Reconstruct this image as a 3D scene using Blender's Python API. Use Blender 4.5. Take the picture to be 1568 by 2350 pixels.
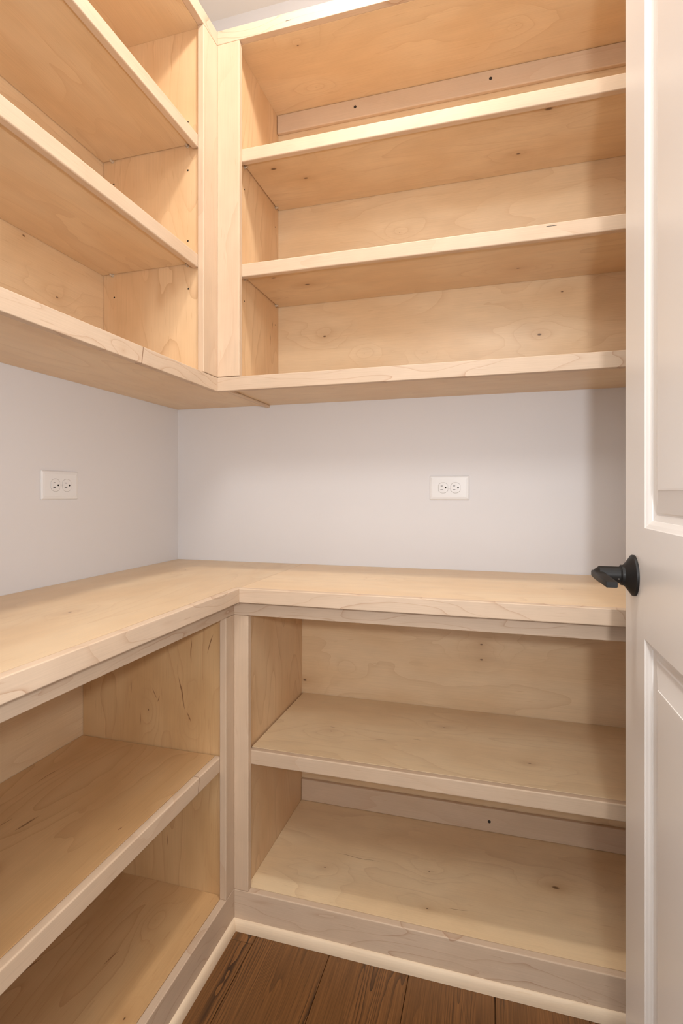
import bpy, bmesh, math, random
from mathutils import Vector

for o in list(bpy.data.objects):
    bpy.data.objects.remove(o)
scene = bpy.context.scene
COL = scene.collection
random.seed(7)

# ------------------------------------------------------------------ camera
cam_d = bpy.data.cameras.new('camera')
cam = bpy.data.objects.new('camera', cam_d)
COL.objects.link(cam)
cam.location = (1.134, -1.7251, 1.1587)
cam.rotation_euler = (math.pi / 2, 0, 0.2797)
cam_d.sensor_fit = 'VERTICAL'
cam_d.sensor_height = 36.0
cam_d.lens = 1205.3 * 36.0 / 2350.0
cam_d.shift_y = -(1175.0 - 1133.3) / 2350.0
cam_d.clip_start = 0.02
scene.camera = cam

# ------------------------------------------------------------------ world, lights, exposure
world = bpy.data.worlds.new('world')
scene.world = world
world.use_nodes = True
bg = world.node_tree.nodes['Background']
bg.inputs[0].default_value = (0.98, 0.965, 0.95, 1)
bg.inputs[1].default_value = 1.15

def lamp(name, kind, loc, watts, colour, size, rot=(0, 0, 0)):
    d = bpy.data.lights.new(name, kind)
    d.energy = watts
    d.color = colour
    if kind == 'AREA':
        d.shape = 'DISK'; d.size = size
    else:
        d.shadow_soft_size = size
    o = bpy.data.objects.new(name, d)
    COL.objects.link(o)
    o.location = loc
    o.rotation_euler = rot
    return o

lamp('pantry_ceiling_lamp', 'AREA', (0.84, -0.78, 2.885), 8.3, (1.0, 0.945, 0.87), 0.15)
lamp('pantry_ceiling_lamp_glow', 'POINT', (0.84, -0.78, 2.80), 5.5, (1.0, 0.945, 0.87), 0.07)
lamp('hall_ceiling_lamp', 'POINT', (1.14, -2.15, 2.70), 41.0, (0.98, 0.97, 0.95), 0.30)
fl_ = lamp('camera_flash', 'SPOT', (1.27, -1.92, 1.29), 28.0, (0.98, 0.98, 1.0), 0.035)
fl_.data.spot_size = math.radians(165)
fl_.data.spot_blend = 1.0
fl_.rotation_euler = (Vector((0.45, -0.25, 2.0)) - fl_.location).to_track_quat('-Z', 'Y').to_euler()

scene.view_settings.view_transform = 'Standard'
scene.view_settings.look = 'None'
scene.view_settings.exposure = 0.54
scene.view_settings.gamma = 1.0
scene.view_settings.use_curve_mapping = False
scene.cycles.max_bounces = 7
scene.cycles.diffuse_bounces = 6
scene.cycles.glossy_bounces = 2
scene.cycles.adaptive_threshold = 0.08

# ------------------------------------------------------------------ dimensions (metres)
XR, YF = 1.70, -1.41            # right wall, front wall
CEIL = 2.895
ZW, TW = 0.914, 0.0365          # worktop
DL, DR = 0.5063, 0.4945         # worktop depths
FL, FR = 0.4693, 0.4540         # base cabinet face planes
UL, UR = 0.3520, 0.3349         # upper cabinet face planes
T = 0.019
ZRB = 0.835                     # underside of base top rail
ZB = 0.1015                     # top of base bottom rail
ZS = 0.469                      # base shelf
ZU, ZU1, ZUB = 1.4617, 1.5025, 1.4736
ZT, ZT1 = 2.4832, 2.5247
Z2, Z3 = 2.1773, 1.8374
NOSE, BRD = 0.0379, 0.0225
DX, DYE = 1.361, -0.692         # door face plane, latch edge

# ------------------------------------------------------------------ node helper
class NT:
    def __init__(self, name):
        self.mat = bpy.data.materials.new(name)
        self.mat.use_nodes = True
        self.t = self.mat.node_tree
        self.b = self.t.nodes['Principled BSDF']
    def set(self, sock, v):
        if v is None:
            return
        if hasattr(v, 'node'):
            self.t.links.new(v, sock)
        else:
            sock.default_value = v
    def n(self, typ, props=None, **ins):
        nd = self.t.nodes.new(typ)
        for k, v in (props or {}).items():
            setattr(nd, k, v)
        for k, v in ins.items():
            self.set(nd.inputs[int(k[1:])], v)
        return nd
    def m(self, op, a, b=None, c=None, clamp=False):
        nd = self.n('ShaderNodeMath', {'operation': op, 'use_clamp': clamp}, _0=a, _1=b, _2=c)
        return nd.outputs[0]
    def xyz(self, x, y, z):
        return self.n('ShaderNodeCombineXYZ', None, _0=x, _1=y, _2=z).outputs[0]
    def noise(self, vec, scale=1.0, detail=2.0, rough=0.5, dist=0.0):
        nd = self.n('ShaderNodeTexNoise')
        self.set(nd.inputs['Vector'], vec)
        nd.inputs['Scale'].default_value = scale
        nd.inputs['Detail'].default_value = detail
        nd.inputs['Roughness'].default_value = rough
        nd.inputs['Distortion'].default_value = dist
        return nd.outputs['Fac']
    def ramp(self, v, lo, hi, a=0.0, b=1.0):
        nd = self.n('ShaderNodeMapRange', {'interpolation_type': 'SMOOTHSTEP'}, _0=v, _1=lo, _2=hi, _3=a, _4=b)
        return nd.outputs[0]
    def mix(self, f, a, b, blend='MIX'):
        nd = self.t.nodes.new('ShaderNodeMix')
        nd.data_type = 'RGBA'; nd.blend_type = blend
        self.set(nd.inputs[0], f)
        self.set(nd.inputs[6], a if hasattr(a, 'node') else (*a, 1))
        self.set(nd.inputs[7], b if hasattr(b, 'node') else (*b, 1))
        return nd.outputs[2]
    def out(self, colour, rough, spec=0.5, bump=None, bstr=0.1, bdist=0.001):
        self.set(self.b.inputs['Base Color'], colour if hasattr(colour, 'node') else (*colour, 1))
        self.set(self.b.inputs['Roughness'], rough)
        self.b.inputs['Specular IOR Level'].default_value = spec
        if bump is not None:
            bn = self.n('ShaderNodeBump')
            bn.inputs['Strength'].default_value = bstr
            bn.inputs['Distance'].default_value = bdist
            self.set(bn.inputs['Height'], bump)
            self.t.links.new(bn.outputs[0], self.b.inputs['Normal'])
        return self.mat

# wood families: base, dark grain line, blotch tint, ring contrast, ring count, roughness, specular
WOODS = {
    'panel': dict(base=(0.705, 0.525, 0.330), tint=(0.655, 0.450, 0.255), line=(0.46, 0.250, 0.110), k=0.26, rings=10, rough=0.34, spec=0.5),
    'pale':  dict(base=(0.790, 0.612, 0.390), tint=(0.735, 0.530, 0.310), line=(0.46, 0.260, 0.120), k=0.26, rings=10, rough=0.34, spec=0.5),
    'solid': dict(base=(0.608, 0.460, 0.330), tint=(0.590, 0.432, 0.296), line=(0.46, 0.265, 0.150), k=0.26, rings=8, rough=0.50, spec=0.35),
    'figured': dict(base=(0.600, 0.458, 0.335), tint=(0.585, 0.435, 0.308), line=(0.34, 0.165, 0.080), k=0.60, rings=8, rough=0.50, spec=0.35, thin=16.0),
    'end':   dict(base=(0.700, 0.490, 0.290), tint=(0.630, 0.395, 0.205), line=(0.40, 0.190, 0.075), k=0.38, rings=15, rough=0.42, spec=0.45),
    'pine':  dict(base=(0.770, 0.620, 0.450), tint=(0.740, 0.570, 0.400), line=(0.60, 0.400, 0.200), k=0.20, rings=7, rough=0.45, spec=0.4),
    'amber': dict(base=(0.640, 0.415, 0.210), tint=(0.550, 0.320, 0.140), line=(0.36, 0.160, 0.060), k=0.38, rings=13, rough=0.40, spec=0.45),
    'oak':   dict(base=(0.205, 0.088, 0.027), tint=(0.140, 0.060, 0.018), line=(0.030, 0.014, 0.007), k=0.95, rings=26, rough=0.38, spec=0.45),
}
_cache = {}

def wood(kind, grain, normal, knots=(), streaks=(), centre=None, tag='', stretch=1.0):
    """grain/normal: 0,1,2 axis. knots: (world point, radius, halo). streaks: (world point, length, width, slope)."""
    key = (kind, grain, normal, tag)
    if not knots and not streaks and key in _cache:
        return _cache[key]
    W = WOODS[kind]
    N = NT('%s_wood' % kind)
    tc = N.n('ShaderNodeTexCoord')
    sp = N.n('ShaderNodeSeparateXYZ', None, _0=tc.outputs['Object'])
    cross = 3 - grain - normal
    u, v, w = sp.outputs[grain], sp.outputs[cross], sp.outputs[normal]
    rnd = N.n('ShaderNodeObjectInfo').outputs['Random']
    off = N.m('MULTIPLY', rnd, 37.0)
    oak = kind == 'oak'
    fu, fv = (0.50, 13.0) if oak else (2.6, 13.0) if kind == 'figured' else (1.15 / stretch, 5.2)
    vec = N.xyz(N.m('MULTIPLY_ADD', u, fu, off), N.m('MULTIPLY', v, fv), N.m('MULTIPLY_ADD', w, 3.0, off))
    n = N.noise(vec, 1.0, 1.6, 0.42)
    chat = N.noise(N.xyz(N.m('MULTIPLY_ADD', u, 13.0, off), N.m('MULTIPLY', v, 24.0), w), 1.0, 1.0, 0.5)
    n = N.m('MULTIPLY_ADD', chat, 0.035, n)          # gentle waviness
    halo_sum, core_sum, pale_sum = None, None, None
    for p, r, h in knots:
        a, b = p[grain] - centre[grain], p[cross] - centre[cross]
        du = N.m('MULTIPLY', N.m('SUBTRACT', u, a), 0.55)
        dv = N.m('SUBTRACT', v, b)
        wob = N.m('MULTIPLY_ADD', chat, 1.1, 0.45)
        d = N.m('MULTIPLY', N.m('SQRT', N.m('ADD', N.m('MULTIPLY', du, du), N.m('MULTIPLY', dv, dv))), wob)
        g = N.m('POWER', 2.718, N.m('MULTIPLY', N.m('POWER', N.m('DIVIDE', d, 0.030 + 4 * r), 2.0), -1.0))
        n = N.m('ADD', n, N.m('MULTIPLY', g, 0.22))
        core = N.ramp(d, r, 0.35 * r)
        hal = N.m('MULTIPLY', N.m('POWER', 2.718, N.m('MULTIPLY', N.m('DIVIDE', d, 3.2 * r + 0.004), -1.0)), h)
        core_sum = core if core_sum is None else N.m('MAXIMUM', core_sum, core)
        halo_sum = hal if halo_sum is None else N.m('ADD', halo_sum, hal)
    ring = N.m('FRACT', N.m('MULTIPLY', n, W['rings'] * 1.0))
    line = N.m('POWER', ring, W.get('thin', 2.6 if oak else 7.0))
    fib = N.noise(N.xyz(N.m('MULTIPLY_ADD', u, 7.0, off), N.m('MULTIPLY', v, 420.0 if not oak else 520.0), N.m('MULTIPLY', w, 420.0)), 1.0, 1.0)
    fleck = N.ramp(N.noise(N.xyz(N.m('MULTIPLY_ADD', u, 22.0, off), N.m('MULTIPLY', v, 260.0), N.m('MULTIPLY', w, 260.0)), 1.0, 0.0), 0.76, 0.86)
    bl = N.noise(N.xyz(N.m('MULTIPLY_ADD', u, 3.2, off), N.m('MULTIPLY', v, 7.5), w), 1.0, 1.2, 0.55)
    blot = N.ramp(bl, 0.36, 0.66)
    fade = N.ramp(bl, 0.38, 0.64, 1.0, 0.45 if kind == 'figured' else 0.2)
    col = N.mix(N.m('MULTIPLY', blot, 0.62), W['base'], W['tint'])
    tone = N.m('MULTIPLY_ADD', N.m('SUBTRACT', rnd, 0.5), 0.10, 1.0)
    shade = N.m('MULTIPLY', tone, N.m('MULTIPLY_ADD', N.m('SUBTRACT', fib, 0.5), 1.15 if oak else 0.16, 1.0))
    shade = N.m('MULTIPLY', shade, N.m('MULTIPLY_ADD', N.m('SUBTRACT', chat, 0.5), 0.13, 1.0))
    col = N.mix(1.0, col, N.xyz(shade, shade, shade), 'MULTIPLY')
    col = N.mix(N.m('MULTIPLY', N.m('MULTIPLY', line, fade), W['k']), col, W['line'])
    col = N.mix(N.m('MULTIPLY', fleck, 0.45 if oak else 0.22), col, W['line'])
    if halo_sum is not None:
        col = N.mix(N.m('MINIMUM', halo_sum, 0.75), col, (0.36, 0.165, 0.055))
        col = N.mix(N.m('MULTIPLY', core_sum, 0.9), col, (0.110, 0.048, 0.018))
    for p, ln, wd, sl in streaks:
        a, b = p[grain] - centre[grain], p[cross] - centre[cross]
        uu = N.m('SUBTRACT', u, a)
        wob = N.m('MULTIPLY', N.m('SUBTRACT', chat, 0.5), 0.014)
        vv = N.m('ABSOLUTE', N.m('ADD', N.m('SUBTRACT', N.m('SUBTRACT', v, b), N.m('MULTIPLY', uu, sl)), wob))
        edge = N.m('MULTIPLY', N.ramp(N.m('ABSOLUTE', uu), ln * 0.5, ln * 0.12), wd)
        msk = N.ramp(vv, edge, N.m('MULTIPLY', edge, 0.3))
        col = N.mix(N.m('MULTIPLY', msk, 0.8), col, (0.170, 0.070, 0.026))
    rough = N.m('MULTIPLY_ADD', fib, 0.14, W['rough'] - 0.05)
    N.out(col, rough, W['spec'])
    if not knots and not streaks:
        _cache[key] = N.mat
    return N.mat

def plain(name, colour, rough=0.5, spec=0.5, metal=0.0, mottle=0.03, trans=0.0):
    N = NT(name)
    tc = N.n('ShaderNodeTexCoord').outputs['Object']
    sh = N.m('MULTIPLY_ADD', N.m('SUBTRACT', N.noise(tc, 4.0, 1.0), 0.5), mottle, 1.0)
    col = N.mix(1.0, colour, N.xyz(sh, sh, sh), 'MULTIPLY')
    N.out(col, rough, spec)
    N.b.inputs['Metallic'].default_value = metal
    if trans:
        N.b.inputs['Transmission Weight'].default_value = trans
    return N.mat

M_WALL = plain('wall_paint', (0.685, 0.672, 0.680), 0.55, 0.3)
M_CEIL = plain('ceiling_paint', (0.78, 0.76, 0.74), 0.7, 0.2)
M_DOOR = plain('door_paint', (0.735, 0.705, 0.670), 0.30, 0.5)
M_PLATE = plain('white_plastic', (0.74, 0.735, 0.735), 0.25, 0.5)
M_SLOT = plain('slot_dark', (0.012, 0.011, 0.010), 0.6, 0.2)
M_GAP_SHADE = plain('gap_shade_grey', (0.22, 0.21, 0.20), 0.7, 0.2)
M_SCREW = plain('dark_steel', (0.035, 0.030, 0.027), 0.45, 0.4, metal=0.3)
M_BLACK = plain('matte_black', (0.010, 0.009, 0.0085), 0.48, 0.28)
M_PIN = plain('clear_plastic', (0.90, 0.78, 0.62), 0.15, 0.6, trans=0.5)
M_SUB = plain('subfloor', (0.05, 0.03, 0.02), 0.8, 0.2)
M_STEEL = plain('bright_steel', (0.6, 0.58, 0.55), 0.35, 0.5, metal=0.9)
M_LAMPGLASS = plain('lamp_ring', (0.8, 0.79, 0.77), 0.4, 0.4)

# ------------------------------------------------------------------ object helpers
def link(name, me, mat, parent=None, loc=(0, 0, 0)):
    o = bpy.data.objects.new(name, me)
    COL.objects.link(o)
    if mat is not None and not me.materials:
        me.materials.append(mat)
    base = Vector((0, 0, 0))
    if parent is not None:
        o.parent = parent
        p = parent
        while p is not None:
            base += p.location
            p = p.parent
    o.location = Vector(loc) - base
    return o

def tag(o, label=None, cat=None, group=None, kind=None):
    if label: o['label'] = label
    if cat: o['category'] = cat
    if group: o['group'] = group
    if kind: o['kind'] = kind
    return o

def thing(name, loc, label, cat, group=None, kind=None):
    o = bpy.data.objects.new(name, None)
    o.empty_display_size = 0.05
    COL.objects.link(o)
    o.location = loc
    return tag(o, label, cat, group, kind)

def box_mesh(name, s, bevel=0.0, seg=2):
    bm = bmesh.new()
    bmesh.ops.create_cube(bm, size=1.0)
    for vtx in bm.verts:
        vtx.co = Vector((vtx.co.x * s[0], vtx.co.y * s[1], vtx.co.z * s[2]))
    if bevel > 0:
        bmesh.ops.bevel(bm, geom=list(bm.edges), offset=bevel, segments=seg, profile=0.5, affect='EDGES', clamp_overlap=True)
    me = bpy.data.meshes.new(name)
    bm.to_mesh(me); bm.free()
    return me

def box(name, b, mat, parent=None, bevel=0.0, seg=2):
    x0, x1, y0, y1, z0, z1 = b
    me = box_mesh(name, (x1 - x0, y1 - y0, z1 - z0), bevel, seg)
    return link(name, me, mat, parent, ((x0 + x1) / 2, (y0 + y1) / 2, (z0 + z1) / 2))

def board(name, b, kind, grain, normal, parent=None, bevel=0.0012, knots=(), streaks=(), tg='', seg=2):
    c = ((b[0] + b[1]) / 2, (b[2] + b[3]) / 2, (b[4] + b[5]) / 2)
    m = wood(kind, grain, normal, knots, streaks, c, tg)
    return box(name, b, m, parent, bevel, seg)

def prism(name, pts, z0, z1, mat, parent=None, bevel=0.0):
    cx = sum(p[0] for p in pts) / len(pts); cy = sum(p[1] for p in pts) / len(pts)
    bm = bmesh.new()
    vs = [bm.verts.new((p[0] - cx, p[1] - cy, -(z1 - z0) / 2)) for p in pts]
    f = bm.faces.new(vs)
    r = bmesh.ops.extrude_face_region(bm, geom=[f])
    for e in r['geom']:
        if isinstance(e, bmesh.types.BMVert):
            e.co.z += z1 - z0
    bmesh.ops.recalc_face_normals(bm, faces=bm.faces)
    if bevel:
        bmesh.ops.bevel(bm, geom=list(bm.edges), offset=bevel, segments=1, affect='EDGES')
    me = bpy.data.meshes.new(name); bm.to_mesh(me); bm.free()
    return link(name, me, mat, parent, (cx, cy, (z0 + z1) / 2))

def lathe(name, prof, axis, loc, mat, parent=None, n=40, smooth=True):
    """prof: list of (distance along axis, radius); closed with caps."""
    ax = Vector(axis).normalized()
    ref = Vector((0, 0, 1)) if abs(ax.z) < 0.9 else Vector((1, 0, 0))
    e1 = ax.cross(ref).normalized(); e2 = ax.cross(e1)
    bm = bmesh.new(); rings = []
    for d, r in prof:
        rings.append([bm.verts.new(ax * d + (e1 * math.cos(2 * math.pi * i / n) + e2 * math.sin(2 * math.pi * i / n)) * r) for i in range(n)])
    for a, b in zip(rings, rings[1:]):
        for i in range(n):
            bm.faces.new((a[i], a[(i + 1) % n], b[(i + 1) % n], b[i]))
    bm.faces.new(rings[0]); bm.faces.new(rings[-1])
    bmesh.ops.recalc_face_normals(bm, faces=bm.faces)
    if smooth:
        for f in bm.faces:
            f.smooth = len(f.verts) == 4
    me = bpy.data.meshes.new(name); bm.to_mesh(me); bm.free()
    if smooth:
        me.set_sharp_from_angle(angle=math.radians(35))
    return link(name, me, mat, parent, loc)

# ------------------------------------------------------------------ the setting
def struct(o, label, cat):
    return tag(o, label, cat, kind='structure')

HALL = -3.4
struct(box('wall_back', (-0.12, XR + 0.12, 0.0, 0.12, 0.0, CEIL), M_WALL), 'pale grey painted wall behind the wooden shelving with one outlet', 'wall')
struct(box('wall_left', (-0.12, 0.0, YF - 0.12, 0.0, 0.0, CEIL), M_WALL), 'pale grey painted wall on the left with one outlet', 'wall')
struct(box('wall_right', (XR, XR + 0.12, YF - 0.12, 0.0, 0.0, CEIL), M_WALL), 'pale grey side wall hidden behind the open door', 'wall')
# front wall with the door opening
OX0, OX1, OZ = 0.60, 1.40, 2.46
fw = thing('wall_front', (0, YF - 0.06, 0), 'pale grey wall around the doorway', 'wall', kind='structure')
box('wall_section', (-0.12, OX0, YF - 0.12, YF, 0, CEIL), M_WALL, fw)
box('wall_section', (OX1, XR + 0.12, YF - 0.12, YF, 0, CEIL), M_WALL, fw)
box('wall_section', (OX0, OX1, YF - 0.12, YF, OZ, CEIL), M_WALL, fw)
struct(box('ceiling', (-0.12, XR + 0.12, YF - 0.12, 0.12, CEIL, CEIL + 0.1), M_CEIL), 'white painted ceiling above the upper cabinets', 'ceiling')

fl = struct(box('floor', (-0.12, XR + 0.12, HALL, 0.12, -0.06, -0.0185), M_SUB), 'dark brown oak plank floor below the base cabinets', 'floor')
OAK = wood('oak', 1, 2)
PW = 0.2
k = 0
for i in range(-1, 9):
    xa = -0.06 + PW * i
    if xa > XR or xa + PW < 0.3:
        continue
    cuts = {2: [-0.001, -0.489, -1.75, HALL], 3: [-0.001, -1.31, -2.6, HALL], 4: [-0.001, -0.93, -2.2, HALL],
            5: [-0.001, -1.5, HALL], 6: [-0.001, -1.02, -2.4, HALL]}.get(i, [-0.001, -1.2, -2.5, HALL])
    for a, b in zip(cuts, cuts[1:]):
        board('plank', (xa + 0.0006, xa + PW - 0.0006, b + 0.0005, a - 0.0005, -0.018, 0.0), 'oak', 1, 2, fl, 0.0012, tg='plank', seg=1)

# quarter-round shoe mouldings along the base cabinets
def shoe(name, p0, p1, inward, w, h, mit0, mit1, label):
    """runs p0->p1 on the floor, leaning against the cabinet; inward = unit vector into the room"""
    d = (Vector(p1) - Vector(p0)); L = d.length; d.normalize(); q = Vector(inward)
    prof = [(0.0, 0.0), (w, 0.0)] + [(w * math.cos(a), h * math.sin(a)) for a in [math.radians(x) for x in (12, 25, 38, 50, 62, 74, 84)]] + [(0.0, h)]
    bm = bmesh.new(); A, B = [], []
    for a, z in prof:
        A.append(bm.verts.new(Vector(p0) + d * (a * mit0) + q * a + Vector((0, 0, z))))
        B.append(bm.verts.new(Vector(p1) - d * (a * mit1) + q * a + Vector((0, 0, z))))
    nn = len(prof)
    for i in range(nn):
        bm.faces.new((A[i], A[(i + 1) % nn], B[(i + 1) % nn], B[i]))
    bm.faces.new(A); bm.faces.new(B)
    bmesh.ops.recalc_face_normals(bm, faces=bm.faces)
    for f in bm.faces:
        f.smooth = True
    c = (Vector(p0) + Vector(p1)) / 2
    for vtx in bm.verts:
        vtx.co -= c
    me = bpy.data.meshes.new(name); bm.to_mesh(me); bm.free()
    me.set_sharp_from_angle(angle=math.radians(40))
    g = 0 if abs(d.x) > 0.5 else 1
    return struct(link(name, me, wood('pine', g, 1 - g), None, c), label, 'trim')

SW, SH = 0.0112, 0.0262
shoe('trim_1', (FL + 0.0004, YF, 0.0004), (FL + 0.0004, -FR - 0.0004, 0.0004), (1, 0, 0), SW, SH, 0, 1, 'pale quarter-round moulding on the floor under the left base cabinet')
shoe('trim_2', (FL + 0.0004, -FR - 0.0004, 0.0004), (XR, -FR - 0.0004, 0.0004), (0, -1, 0), SW, SH, 1, 0, 'pale quarter-round moulding on the floor under the back base cabinet')

# ------------------------------------------------------------------ small shared parts
def hole(parent, loc, axis, r=0.0026):
    return lathe('pin_hole', [(-0.003, r), (0.0003, r)], axis, loc, M_SLOT, parent, n=14, smooth=False)

def shelf_pin(parent, loc, axis):
    return lathe('shelf_pin', [(-0.004, 0.0026), (0.001, 0.0026), (0.0012, 0.0048), (0.0030, 0.0048), (0.0032, 0.0030), (0.011, 0.0030)], axis, loc, M_PIN, parent, n=16)

def screw(parent, loc, axis, r=0.0048):
    return lathe('screw', [(-0.002, r * 0.7), (0.0002, r), (0.0006, r), (0.0009, r * 0.6)], axis, loc, M_SCREW, parent, n=20)

# ------------------------------------------------------------------ upper cabinet, left wall
U1 = thing('upper_cabinet', (0.17, -0.9, ZU), 'open maple upper cabinet with two shelves fixed on the left wall', 'cabinet', 'open wall cabinets above the worktop')
YE = -0.402      # face of its end panel
board('end_panel', (0.007, UL - T - 0.0005, YE, YE + T, ZUB + 0.0195, ZT), 'end', 2, 1, U1, 0.0005, tg='ul')
board('side_panel', (0.007, UL - T - 0.0005, YF + 0.002, YF + 0.021, ZUB + 0.0195, ZT), 'end', 2, 1, U1, 0.0005)
board('back_panel', (0.001, 0.0062, YF + 0.002, YE + T, ZUB + 0.0195, ZT), 'panel', 1, 0, U1, 0.0003,
      knots=[((0, -0.681, 1.805), 0.0035, 0.3), ((0, -0.576, 1.688), 0.003, 0.3)])
pts = [(0.001, YF + 0.002), (UL - T, YF + 0.002), (UL - T, -UR + T), (UL, -UR + T), (UL, -0.001), (0.001, -0.001)]
prism('bottom_board', pts, ZUB, ZUB + T, wood('panel', 1, 2, tag='ub'), U1)
prism('top_board', [(0.001, YF + 0.002), (UL - T, YF + 0.002), (UL - T, -UR + T), (UL, -UR + T), (UL, -0.001), (0.001, -0.001)],
      ZT + 0.0002, ZT + T, wood('panel', 1, 2, tag='ut'), U1)
board('stile', (UL - T, UL, -0.4103, -UR + T, ZU1 + 0.0010, ZT), 'solid', 2, 0, U1, 0.0018)
board('bottom_rail', (UL - T, UL, YF + 0.002, -UR + T, ZU, ZU1 - 0.0006), 'figured', 1, 0, U1, 0.0014,
      streaks=[((0, -0.6788, 1.4815), 0.020, 0.012, 6.0)], knots=[((0, -0.745, 1.474), 0.0008, 0.30)])
board('top_rail', (UL - T, UL, YF + 0.002, -UR + T, ZT + 0.0006, ZT1), 'figured', 1, 0, U1, 0.0014)
def shelf(parent, axis, b, z, front, knots=(), streaks=(), nstreaks=(), kind='panel'):
    """axis 0: runs along X with the nosing facing -Y, axis 1: runs along Y with the nosing facing +X; b = (start, end, back)"""
    s, e, back = b
    if axis == 0:
        sh = board('shelf', (s, e, front + T, back, z - BRD, z), kind, 0, 2, parent, 0.0006, knots=knots, streaks=streaks)
        board('nosing', (s, e, front, front + T - 0.0003, z - NOSE, z + 0.0004), 'solid', 0, 1, sh, 0.0028, streaks=nstreaks, seg=3)
    else:
        sh = board('shelf', (back, front - T, s, e, z - BRD, z), kind, 1, 2, parent, 0.0006, knots=knots, streaks=streaks)
        board('nosing', (front - T + 0.0003, front, s, e, z - NOSE, z + 0.0004), 'solid', 1, 0, sh, 0.0028, streaks=nstreaks, seg=3)
    return sh
for z, lab in ((Z2, 'top'), (Z3, 'low')):
    shelf(U1, 1, (YF + 0.024, YE - 0.003, 0.008), z, UL - T - 0.0006)
    shelf_pin(U1, (0.041, YE, z - BRD - 0.0032), (0, -1, 0))
    shelf_pin(U1, (0.2965, YE, z - BRD - 0.0032), (0, -1, 0))
for x, z in ((0.2965, 2.2227), (0.2965, 2.0843), (0.2965, 1.8823), (0.2979, 1.745), (0.0462, 1.746), (0.0446, 2.0854)):
    hole(U1, (x, YE, z), (0, -1, 0))

# ------------------------------------------------------------------ upper cabinet, back wall
U2 = thing('upper_cabinet', (1.0, -0.16, ZU), 'open maple upper cabinet with two shelves fixed on the back wall', 'cabinet', 'open wall cabinets above the worktop')
XS = 0.4086      # face of its side panel
board('side_panel', (XS - T, XS, -UR + T + 0.0005, -0.007, ZUB + 0.0195, ZT), 'end', 2, 0, U2, 0.0005, tg='ur',
      streaks=[((XS, -0.06, 1.73), 0.05, 0.002, 0.15), ((XS, -0.075, 1.68), 0.05, 0.002, 0.1)])
board('side_panel', (XR - 0.021, XR - 0.002, -UR + T + 0.0005, -0.007, ZUB + 0.0195, ZT), 'end', 2, 0, U2, 0.0005)
board('back_panel', (XS - T, XR - 0.002, -0.0062, -0.001, ZUB + 0.0195, ZT), 'panel', 0, 1, U2, 0.0003,
      knots=[((1.2733, 0, 1.648), 0.0045, 0.40), ((1.338, 0, 1.773), 0.003, 0.25), ((0.5797, 0, 1.700), 0.0035, 0.3), ((0.72, 0, 1.63), 0.0006, 0.1), ((0.93, 0, 1.62), 0.0006, 0.1), ((0.58, 0, 1.96), 0.001, 0.1), ((0.84, 0, 2.02), 0.001, 0.1)])
board('bottom_board', (UL + 0.0003, XR - 0.002, -UR + T, -0.0005, ZUB, ZUB + T), 'panel', 0, 2, U2, 0.0004, tg='urb')
board('top_board', (UL + 0.0003, XR - 0.002, -UR + T, -0.0005, ZT + 0.0002, ZT + T), 'panel', 0, 2, U2, 0.0004,
      knots=[((0.581, -0.2687, 0), 0.0028, 0.25), ((0.582, -0.104, 0), 0.0008, 0.05), ((1.2, -0.16, 0), 0.0007, 0.1)])
board('joint_strip', (0.3600, 0.3742, -UR + T + 0.001, -0.001, ZUB - 0.0085, ZUB - 0.0002), 'solid', 1, 2, U2, 0.002)
board('stile', (UL + 0.0003, 0.4244, -UR, -UR + T, ZU1 + 0.0010, ZT), 'solid', 2, 1, U2, 0.0018)
board('bottom_rail', (UL + 0.0003, XR - 0.002, -UR, -UR + T, ZU, ZU1 - 0.0006), 'figured', 0, 1, U2, 0.0014)
tr = board('top_rail', (UL + 0.0003, XR - 0.002, -UR, -UR + T, ZT + 0.0006, ZT1), 'figured', 0, 1, U2, 0.0014)
st = box('staple', (0.570, 0.5855, -UR - 0.0003, -UR + 0.001, 2.5012, 2.5024), M_SCREW, tr)
R_KN = {Z2: [((0.4895, -0.2345, 0), 0.0062, 0.35), ((0.5686, -0.1632, 0), 0.0048, 0.45), ((1.2078, -0.1034, 0), 0.0045, 0.4), ((1.2751, -0.2707, 0), 0.007, 0.45)],
        Z3: [((0.4952, -0.2477, 0), 0.0062, 0.4), ((0.5764, -0.1725, 0), 0.0050, 0.5), ((1.2074, -0.1138, 0), 0.0040, 0.35)]}
for z in (Z2, Z3):
    s_ = shelf(U2, 0, (XS + 0.0035, XR - 0.024, -0.008), z, -UR + T + 0.0006, knots=R_KN[z])
    shelf_pin(U2, (XS, -0.034, z - BRD - 0.0032), (1, 0, 0))
    shelf_pin(U2, (XS, -0.270, z - BRD - 0.0032), (1, 0, 0))
    if z == Z3:
        box('staple', (1.2646, 1.289, -UR + T + 0.0002, -UR + T + 0.002, 1.8294, 1.8306), M_SCREW, s_)
for y, z in ((-0.036, 1.745), (-0.27, 1.745), (-0.036, 2.085), (-0.27, 2.085)):
    hole(U2, (XS, y, z), (1, 0, 0), 0.002)
cl = board('hanging_cleat', (XS + 0.001, XR - 0.024, -0.021, -0.0065, 2.419, ZT - 0.0004), 'solid', 0, 1, U2, 0.0035, tg='cleat', seg=3)
for x in (0.692, 1.129, 1.56):
    screw(cl, (x, -0.021, 2.455), (0, -1, 0))

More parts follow.
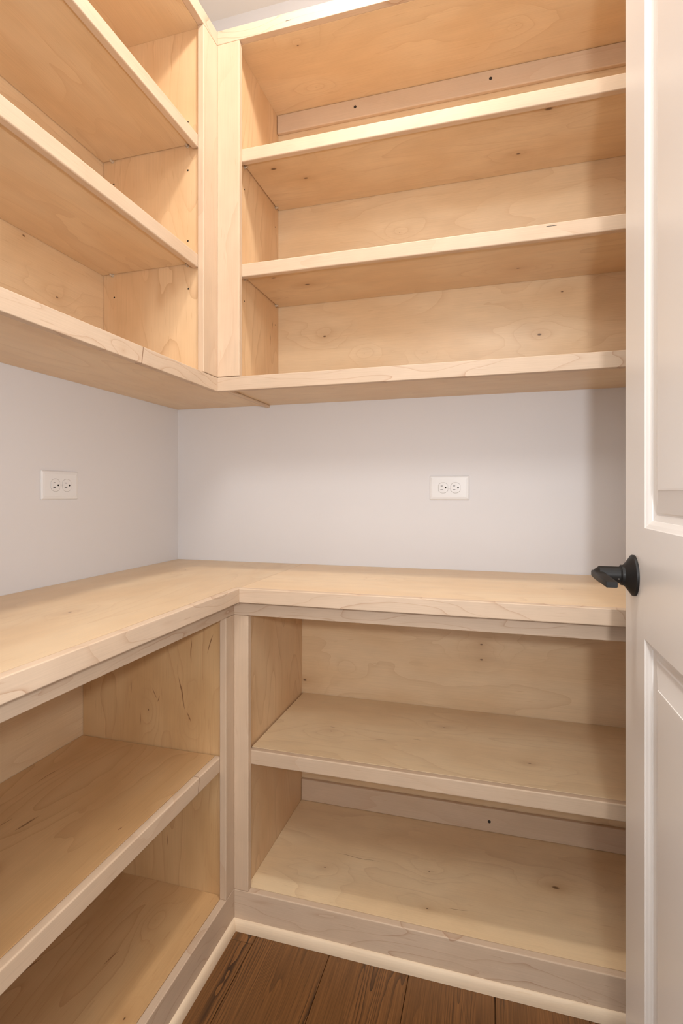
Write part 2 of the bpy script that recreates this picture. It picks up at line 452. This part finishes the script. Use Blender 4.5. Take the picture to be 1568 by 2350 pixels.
# ------------------------------------------------------------------ worktop
WT = thing('worktop', (0.3, -0.3, ZW - 0.019), 'L-shaped pale maple worktop with solid wood front edges', 'worktop')
wl = [(0.001, YF + 0.002), (DL - T - 0.0003, YF + 0.002), (DL - T - 0.0003, -DR + T + 0.0003), (0.5003, -DR + T + 0.0003), (0.5003, -0.001), (0.001, -0.001)]
cxy = (sum(p[0] for p in wl) / 6, sum(p[1] for p in wl) / 6, ZW)
prism('top_panel', wl, ZW - T, ZW, wood('panel', 1, 2, [((0.2944, -0.8367, 0), 0.0035, 0.35), ((0.185, -0.241, 0), 0.003, 0.25)], (), cxy), WT)
board('top_panel', (0.5008, XR - 0.002, -DR + T + 0.0003, -0.001, ZW - T, ZW), 'panel', 0, 2, WT, 0.0003,
      knots=[((1.306, -0.272, 0), 0.002, 0.25), ((0.84, -0.25, 0), 0.0006, 0.05)])
board('front_edge', (DL - T, DL, YF + 0.002, -DR - 0.0002, ZW - TW, ZW + 0.0003), 'figured', 1, 0, WT, 0.0018)
board('front_edge', (DL - T, XR - 0.002, -DR, -DR + T, ZW - TW, ZW + 0.0003), 'figured', 0, 1, WT, 0.0018)

# ------------------------------------------------------------------ base cabinet, left wall
B1 = thing('base_cabinet', (0.23, -0.95, 0.0), 'open maple base cabinet with one shelf along the left wall', 'cabinet', 'open base cabinets below the worktop')
YB = -0.4836
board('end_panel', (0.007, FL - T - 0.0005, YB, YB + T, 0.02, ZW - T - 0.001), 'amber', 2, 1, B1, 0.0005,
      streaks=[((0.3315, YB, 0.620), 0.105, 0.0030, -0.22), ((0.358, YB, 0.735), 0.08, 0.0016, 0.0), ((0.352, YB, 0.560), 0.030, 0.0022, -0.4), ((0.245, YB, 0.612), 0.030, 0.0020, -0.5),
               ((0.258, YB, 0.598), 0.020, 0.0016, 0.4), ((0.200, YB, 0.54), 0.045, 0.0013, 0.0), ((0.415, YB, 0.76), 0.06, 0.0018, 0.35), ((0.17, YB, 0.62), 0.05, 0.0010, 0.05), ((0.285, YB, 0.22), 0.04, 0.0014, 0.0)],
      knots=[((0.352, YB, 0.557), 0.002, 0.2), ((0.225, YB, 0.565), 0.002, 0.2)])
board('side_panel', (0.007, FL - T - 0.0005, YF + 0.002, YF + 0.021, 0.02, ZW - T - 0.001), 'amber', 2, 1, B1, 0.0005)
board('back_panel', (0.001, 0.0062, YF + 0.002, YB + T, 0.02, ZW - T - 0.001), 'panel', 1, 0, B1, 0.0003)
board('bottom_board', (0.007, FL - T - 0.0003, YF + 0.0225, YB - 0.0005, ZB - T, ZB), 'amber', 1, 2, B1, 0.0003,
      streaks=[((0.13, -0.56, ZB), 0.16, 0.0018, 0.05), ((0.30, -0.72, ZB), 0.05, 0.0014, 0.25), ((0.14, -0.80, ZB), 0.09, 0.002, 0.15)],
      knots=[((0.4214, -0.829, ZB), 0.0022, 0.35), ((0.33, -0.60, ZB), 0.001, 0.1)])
board('stile', (FL - T, FL, -0.4968, -FR + T, ZB + 0.0003, ZRB), 'solid', 2, 0, B1, 0.0018)
board('bottom_rail', (FL - T, FL, YF + 0.002, -FR + T, 0.001, ZB), 'figured', 1, 0, B1, 0.0018)
board('top_rail', (FL - T, FL, YF + 0.002, -FR + T, ZRB + 0.0008, ZW - TW - 0.0006), 'figured', 1, 0, B1, 0.0014)
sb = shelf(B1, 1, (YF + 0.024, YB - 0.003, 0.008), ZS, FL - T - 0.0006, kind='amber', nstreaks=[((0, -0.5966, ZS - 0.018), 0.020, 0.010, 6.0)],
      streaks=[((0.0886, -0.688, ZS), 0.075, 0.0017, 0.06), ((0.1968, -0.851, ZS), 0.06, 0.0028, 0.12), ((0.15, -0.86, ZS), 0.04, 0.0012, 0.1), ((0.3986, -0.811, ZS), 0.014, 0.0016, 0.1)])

# ------------------------------------------------------------------ base cabinet, back wall
B2 = thing('base_cabinet', (1.05, -0.22, 0.0), 'open maple base cabinet with one shelf along the back wall beside the door', 'cabinet', 'open base cabinets below the worktop')
XB = 0.4985
board('side_panel', (XB - T, XB, -FR + T + 0.0005, -0.007, 0.02, ZW - T - 0.001), 'end', 2, 0, B2, 0.0005, tg='br')
board('side_panel', (XR - 0.021, XR - 0.002, -FR + T + 0.0005, -0.007, 0.02, ZW - T - 0.001), 'end', 2, 0, B2, 0.0005)
board('back_panel', (XB - T, XR - 0.002, -0.0062, -0.001, 0.02, ZW - T - 0.001), 'panel', 0, 1, B2, 0.0003,
      knots=[((1.101, 0, 0.634), 0.0032, 0.3), ((1.101, 0, 0.682), 0.0036, 0.45), ((0.508, 0, 0.512), 0.0040, 0.4), ((0.66, 0, 0.57), 0.0006, 0.08)])
board('bottom_board', (XB + 0.0005, XR - 0.0225, -FR + T + 0.0003, -0.007, ZB - T, ZB), 'pale', 0, 2, B2, 0.0003,
      knots=[((1.2973, -0.2111, 0), 0.0055, 0.55), ((0.974, -0.378, 0), 0.0025, 0.35), ((0.678, -0.309, 0), 0.0022, 0.22), ((0.964, -0.244, 0), 0.002, 0.2)],
      streaks=[((0.76, -0.245, 0), 0.16, 0.0011, -0.02), ((1.05, -0.36, 0), 0.06, 0.0010, 0.1)])
board('stile', (FL + 0.0003, 0.5112, -FR, -FR + T, ZB + 0.0003, ZRB), 'solid', 2, 1, B2, 0.0018)
br = board('bottom_rail', (FL + 0.0003, XR - 0.002, -FR, -FR + T, 0.001, ZB), 'figured', 0, 1, B2, 0.0022)
board('top_rail', (FL + 0.0003, XR - 0.002, -FR, -FR + T, ZRB + 0.0008, ZW - TW - 0.0006), 'figured', 0, 1, B2, 0.0014)
shelf(B2, 0, (XB + 0.0045, XR - 0.024, -0.008), ZS, -FR + T + 0.0006, kind='pale',
      knots=[((1.2253, -0.301, 0), 0.0030, 0.4), ((0.684, -0.266, 0), 0.0028, 0.28), ((0.998, -0.1525, 0), 0.0024, 0.28)],
      streaks=[((0.83, -0.28, 0), 0.05, 0.0011, 0.05), ((0.93, -0.25, 0), 0.03, 0.001, 0.0), ((0.68, -0.24, 0), 0.02, 0.0013, 0.0)])
cl = board('hanging_cleat', (XB + 0.001, XR - 0.024, -0.021, -0.0065, ZB + 0.0004, 0.1745), 'solid', 0, 1, B2, 0.0035, tg='cleat', seg=3)
for x in (1.125, 1.56):
    screw(cl, (x, -0.021, 0.135), (0, -1, 0))

# ------------------------------------------------------------------ outlets
def outlet(loc, normal, label):
    """horizontal duplex outlet; normal along +X (left wall) or -Y (back wall)"""
    t = thing('wall_outlet', loc, label, 'outlet', 'duplex outlets above the worktop')
    nx = normal[0] != 0
    nv = Vector(normal)
    hv = Vector((0, 1, 0)) if nx else Vector((1, 0, 0))      # image-right direction along the wall
    L = Vector(loc)
    def P(a, b, c):
        return hv * a + Vector((0, 0, 1)) * b + nv * c
    # wall plate: bevelled rim, flat field
    W2, H2 = 0.0630, 0.0388
    loops = [(0, 0.0003), (0.0004, 0.0030), (0.0030, 0.0050), (0.0075, 0.0058), (0.0088, 0.0062)]
    bm = bmesh.new(); R = []
    for ins, d in loops:
        w, h, r = W2 - ins, H2 - ins, max(0.0030 - ins, 0.0008)
        ring = []
        for cx, cy, a0 in ((w - r, h - r, 0), (-w + r, h - r, 90), (-w + r, -h + r, 180), (w - r, -h + r, 270)):
            for kx in range(4):
                a = math.radians(a0 + 30 * kx)
                ring.append(bm.verts.new(P(cx + r * math.cos(a), cy + r * math.sin(a), d)))
        R.append(ring)
    for A, B in zip(R, R[1:]):
        for i in range(16):
            bm.faces.new((A[i], A[(i + 1) % 16], B[(i + 1) % 16], B[i]))
    bm.faces.new(R[-1]); bm.faces.new(R[0])
    bmesh.ops.recalc_face_normals(bm, faces=bm.faces)
    me = bpy.data.meshes.new('wall_plate'); bm.to_mesh(me); bm.free()
    link('wall_plate', me, M_PLATE, t, L)
    for s in (-1, 1):
        # receptacle face: circle cut flat on two sides, with the shadow of a groove painted round it
        bm = bmesh.new(); R = []
        for rr, cut, d in ((0.0172, 0.0149, 0.0060), (0.0172, 0.0149, 0.00635), (0.0166, 0.0143, 0.0071), (0.0155, 0.0133, 0.0072)):
            ring = []
            for i in range(48):
                a = 2 * math.pi * i / 48
                x = max(-cut, min(cut, rr * math.cos(a)))
                ring.append(bm.verts.new(P(x, rr * math.sin(a), d)))
            R.append(ring)
        for A, B in zip(R, R[1:]):
            for i in range(48):
                bm.faces.new((A[i], A[(i + 1) % 48], B[(i + 1) % 48], B[i]))
        bm.faces.new(R[-1])
        bmesh.ops.recalc_face_normals(bm, faces=bm.faces)
        me = bpy.data.meshes.new('receptacle'); bm.to_mesh(me); bm.free()
        rc = link('receptacle', me, M_PLATE, t, L + hv * (s * 0.0196))
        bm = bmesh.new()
        bm.faces.new([bm.verts.new(P(max(-0.01545, min(0.01545, 0.01775 * math.cos(2 * math.pi * i / 48))), 0.01775 * math.sin(2 * math.pi * i / 48), 0.00625)) for i in range(48)])  # flat grey sheet standing in for the shade in the groove
        gm = bpy.data.meshes.new('gap_shade'); bm.to_mesh(gm); bm.free()
        link('gap_shade', gm, M_GAP_SHADE, rc, L + hv * (s * 0.0196))
        def dims(a, b, c):
            return (c, a, b) if nx else (a, c, b)
        for b, ln in ((0.0063, 0.0066), (-0.0063, 0.0084)):
            sm = box_mesh('slot', dims(ln, 0.0017, 0.0012), 0.0)
            link('slot', sm, M_SLOT, rc, L + hv * (s * 0.0196 - 0.0042) + Vector((0, 0, b)) + nv * 0.0068)
        lathe('ground_hole', [(-0.001, 0.0026), (0.0002, 0.0026)], nv, L + hv * (s * 0.0196 + 0.0082) + nv * 0.0072, M_SLOT, rc, n=18, smooth=False)
    sc = lathe('screw', [(0.0, 0.0034), (0.0012, 0.0034), (0.0017, 0.0022)], nv, L + nv * 0.0060, M_PLATE, t, n=18)
    sm = box_mesh('screw_slot', (0.0004, 0.0046, 0.0008) if nx else (0.0046, 0.0004, 0.0008))
    link('screw_slot', sm, M_STEEL, sc, L + nv * 0.0076)
    return t

outlet((1.0008, -0.0004, 1.1780), (0, -1, 0), 'white horizontal duplex outlet on the back wall above the worktop')
outlet((0.0004, -0.5624, 1.1820), (1, 0, 0), 'white horizontal duplex outlet on the left wall above the worktop')

# ------------------------------------------------------------------ door, open ninety degrees
DW, DT = 0.712, 0.035
D1 = thing('door_1', (DX + DT / 2, DYE - DW, 0.0), 'open off-white two-panel door with a black lever handle', 'door', kind='structure')
Y0, Y1 = DYE - DW, DYE
PO = [(Y0 + 0.121, Y1 - 0.1210, 0.235, 0.9335), (Y0 + 0.121, Y1 - 0.1210, 1.1055, 2.315)]   # panel openings (y0,y1,z0,z1)
DZ0, DZ1 = 0.012, 2.435
STK = [(0.0, 0.0), (0.0015, 0.0012), (0.0060, 0.0036), (0.0115, 0.0075), (0.0120, 0.0088), (0.0190, 0.0105), (0.0215, 0.0110)]
def door_leaf():
    bm = bmesh.new()
    ys = [Y0, PO[0][0], PO[0][1], Y1]
    zs = [DZ0, PO[0][2], PO[0][3], PO[1][2], PO[1][3], DZ1]
    for side in (0, 1):
        fx = (lambda d: DX + d) if side == 0 else (lambda d: DX + DT - d)
        g = {}
        for i, y in enumerate(ys):
            for j, z in enumerate(zs):
                g[i, j] = bm.verts.new((fx(0), y, z))
        for i in range(3):
            for j in range(5):
                if i == 1 and j in (1, 3):
                    continue
                bm.faces.new((g[i, j], g[i + 1, j], g[i + 1, j + 1], g[i, j + 1]))
        for pi, j in ((0, 1), (1, 3)):
            y0, y1, z0, z1 = PO[pi]
            prev = [g[1, j], g[2, j], g[2, j + 1], g[1, j + 1]]
            for ins, d in STK[1:]:
                cur = [bm.verts.new((fx(d), a, b)) for a, b in ((y0 + ins, z0 + ins), (y1 - ins, z0 + ins), (y1 - ins, z1 - ins), (y0 + ins, z1 - ins))]
                for q in range(4):
                    bm.faces.new((prev[q], prev[(q + 1) % 4], cur[(q + 1) % 4], cur[q]))
                prev = cur
        if side == 0:
            g0 = g
        else:
            rim = [(i, 0) for i in range(4)] + [(3, j) for j in range(1, 6)] + [(i, 5) for i in (2, 1, 0)] + [(0, j) for j in (4, 3, 2, 1)]
            for a, b in zip(rim, rim[1:] + rim[:1]):
                bm.faces.new((g0[a], g0[b], g[b], g[a]))
    bmesh.ops.recalc_face_normals(bm, faces=bm.faces)
    c = Vector((DX + DT / 2, (Y0 + Y1) / 2, (DZ0 + DZ1) / 2))
    for vtx in bm.verts:
        vtx.co -= c
    me = bpy.data.meshes.new('door_leaf'); bm.to_mesh(me); bm.free()
    return link('door_leaf', me, M_DOOR, D1, c)
door_leaf()
def door_panel(o):
    y0, y1, z0, z1 = o
    s = STK[-1][0]
    loops = [(s - 0.001, 0.0110), (s + 0.0015, 0.0108), (s + 0.0035, 0.0095), (s + 0.036, 0.0030), (s + 0.0365, 0.0022), (s + 0.0385, 0.0020)]
    bm = bmesh.new(); caps = []
    for fx in ((lambda d: DX + d), (lambda d: DX + DT - d)):
        prev = None
        for ins, d in loops:
            cur = [bm.verts.new((fx(d), a, b)) for a, b in ((y0 + ins, z0 + ins), (y1 - ins, z0 + ins), (y1 - ins, z1 - ins), (y0 + ins, z1 - ins))]
            if prev:
                for q in range(4):
                    bm.faces.new((prev[q], prev[(q + 1) % 4], cur[(q + 1) % 4], cur[q]))
            else:
                caps.append(cur)
            prev = cur
        bm.faces.new(prev)
    a, b = caps
    for q in range(4):
        bm.faces.new((a[q], a[(q + 1) % 4], b[(q + 1) % 4], b[q]))
    bmesh.ops.recalc_face_normals(bm, faces=bm.faces)
    c = Vector((DX + DT / 2, (y0 + y1) / 2, (z0 + z1) / 2))
    for vtx in bm.verts:
        vtx.co -= c
    me = bpy.data.meshes.new('raised_panel'); bm.to_mesh(me); bm.free()
    return link('raised_panel', me, M_DOOR, D1, c)
for o in PO:
    door_panel(o)
# lever handle
HC = Vector((DX, DYE - 0.0600, 1.0232))
hd = bpy.data.objects.new('lever_handle', None); COL.objects.link(hd)
hd.parent = D1; hd.location = HC - D1.location; hd.empty_display_size = 0.03
tag(hd, 'matte black lever handle')
ax = Vector((-1, 0, 0))
lathe('rosette', [(0.0002, 0.0338), (0.0030, 0.0340), (0.0042, 0.0334), (0.0050, 0.0318), (0.0075, 0.0285), (0.0120, 0.0225), (0.0155, 0.0182), (0.0165, 0.0172), (0.0205, 0.0170), (0.0212, 0.0160)], ax, HC, M_BLACK, hd, n=64)
lathe('neck', [(0.0205, 0.0146), (0.0220, 0.0146), (0.0225, 0.0138), (0.0540, 0.0138), (0.0558, 0.0118), (0.0605, 0.0085)], ax, HC, M_BLACK, hd, n=48)
# lever bar: hub end to free end, pointing to the hinge side
bm = bmesh.new()
sec = []
for dy, hw, hz, xo, zo in ((0.0135, 0.0062, 0.0040, 0.0575, 0.0), (0.0095, 0.0082, 0.0056, 0.0560, 0.0), (-0.004, 0.0086, 0.0060, 0.0558, 0.0), (-0.040, 0.0085, 0.0054, 0.0556, 0.0), (-0.1075, 0.0083, 0.0048, 0.0555, 0.0), (-0.1090, 0.0076, 0.0041, 0.0555, 0.0)):
    ring = []
    for i in range(20):
        a = 2 * math.pi * (i + 0.5) / 20
        ca, sa = math.cos(a), math.sin(a)
        x = hw * math.copysign(abs(ca) ** 0.30, ca); z = hz * math.copysign(abs(sa) ** 0.30, sa)
        ring.append(bm.verts.new((-xo + x, dy, zo + z)))
    sec.append(ring)
for A, B in zip(sec, sec[1:]):
    for i in range(20):
        bm.faces.new((A[i], A[(i + 1) % 20], B[(i + 1) % 20], B[i]))
bm.faces.new(sec[0]); bm.faces.new(sec[-1])
bmesh.ops.recalc_face_normals(bm, faces=bm.faces)
me = bpy.data.meshes.new('lever'); bm.to_mesh(me); bm.free()
for p in me.polygons:
    p.use_smooth = True
me.set_sharp_from_angle(angle=math.radians(50))
link('lever', me, M_BLACK, hd, HC)
lathe('lock_button', [(0.0, 0.0009), (0.0145, 0.0009)], (0, -0.93, -0.36), HC + ax * 0.026, M_STEEL, hd, n=10)
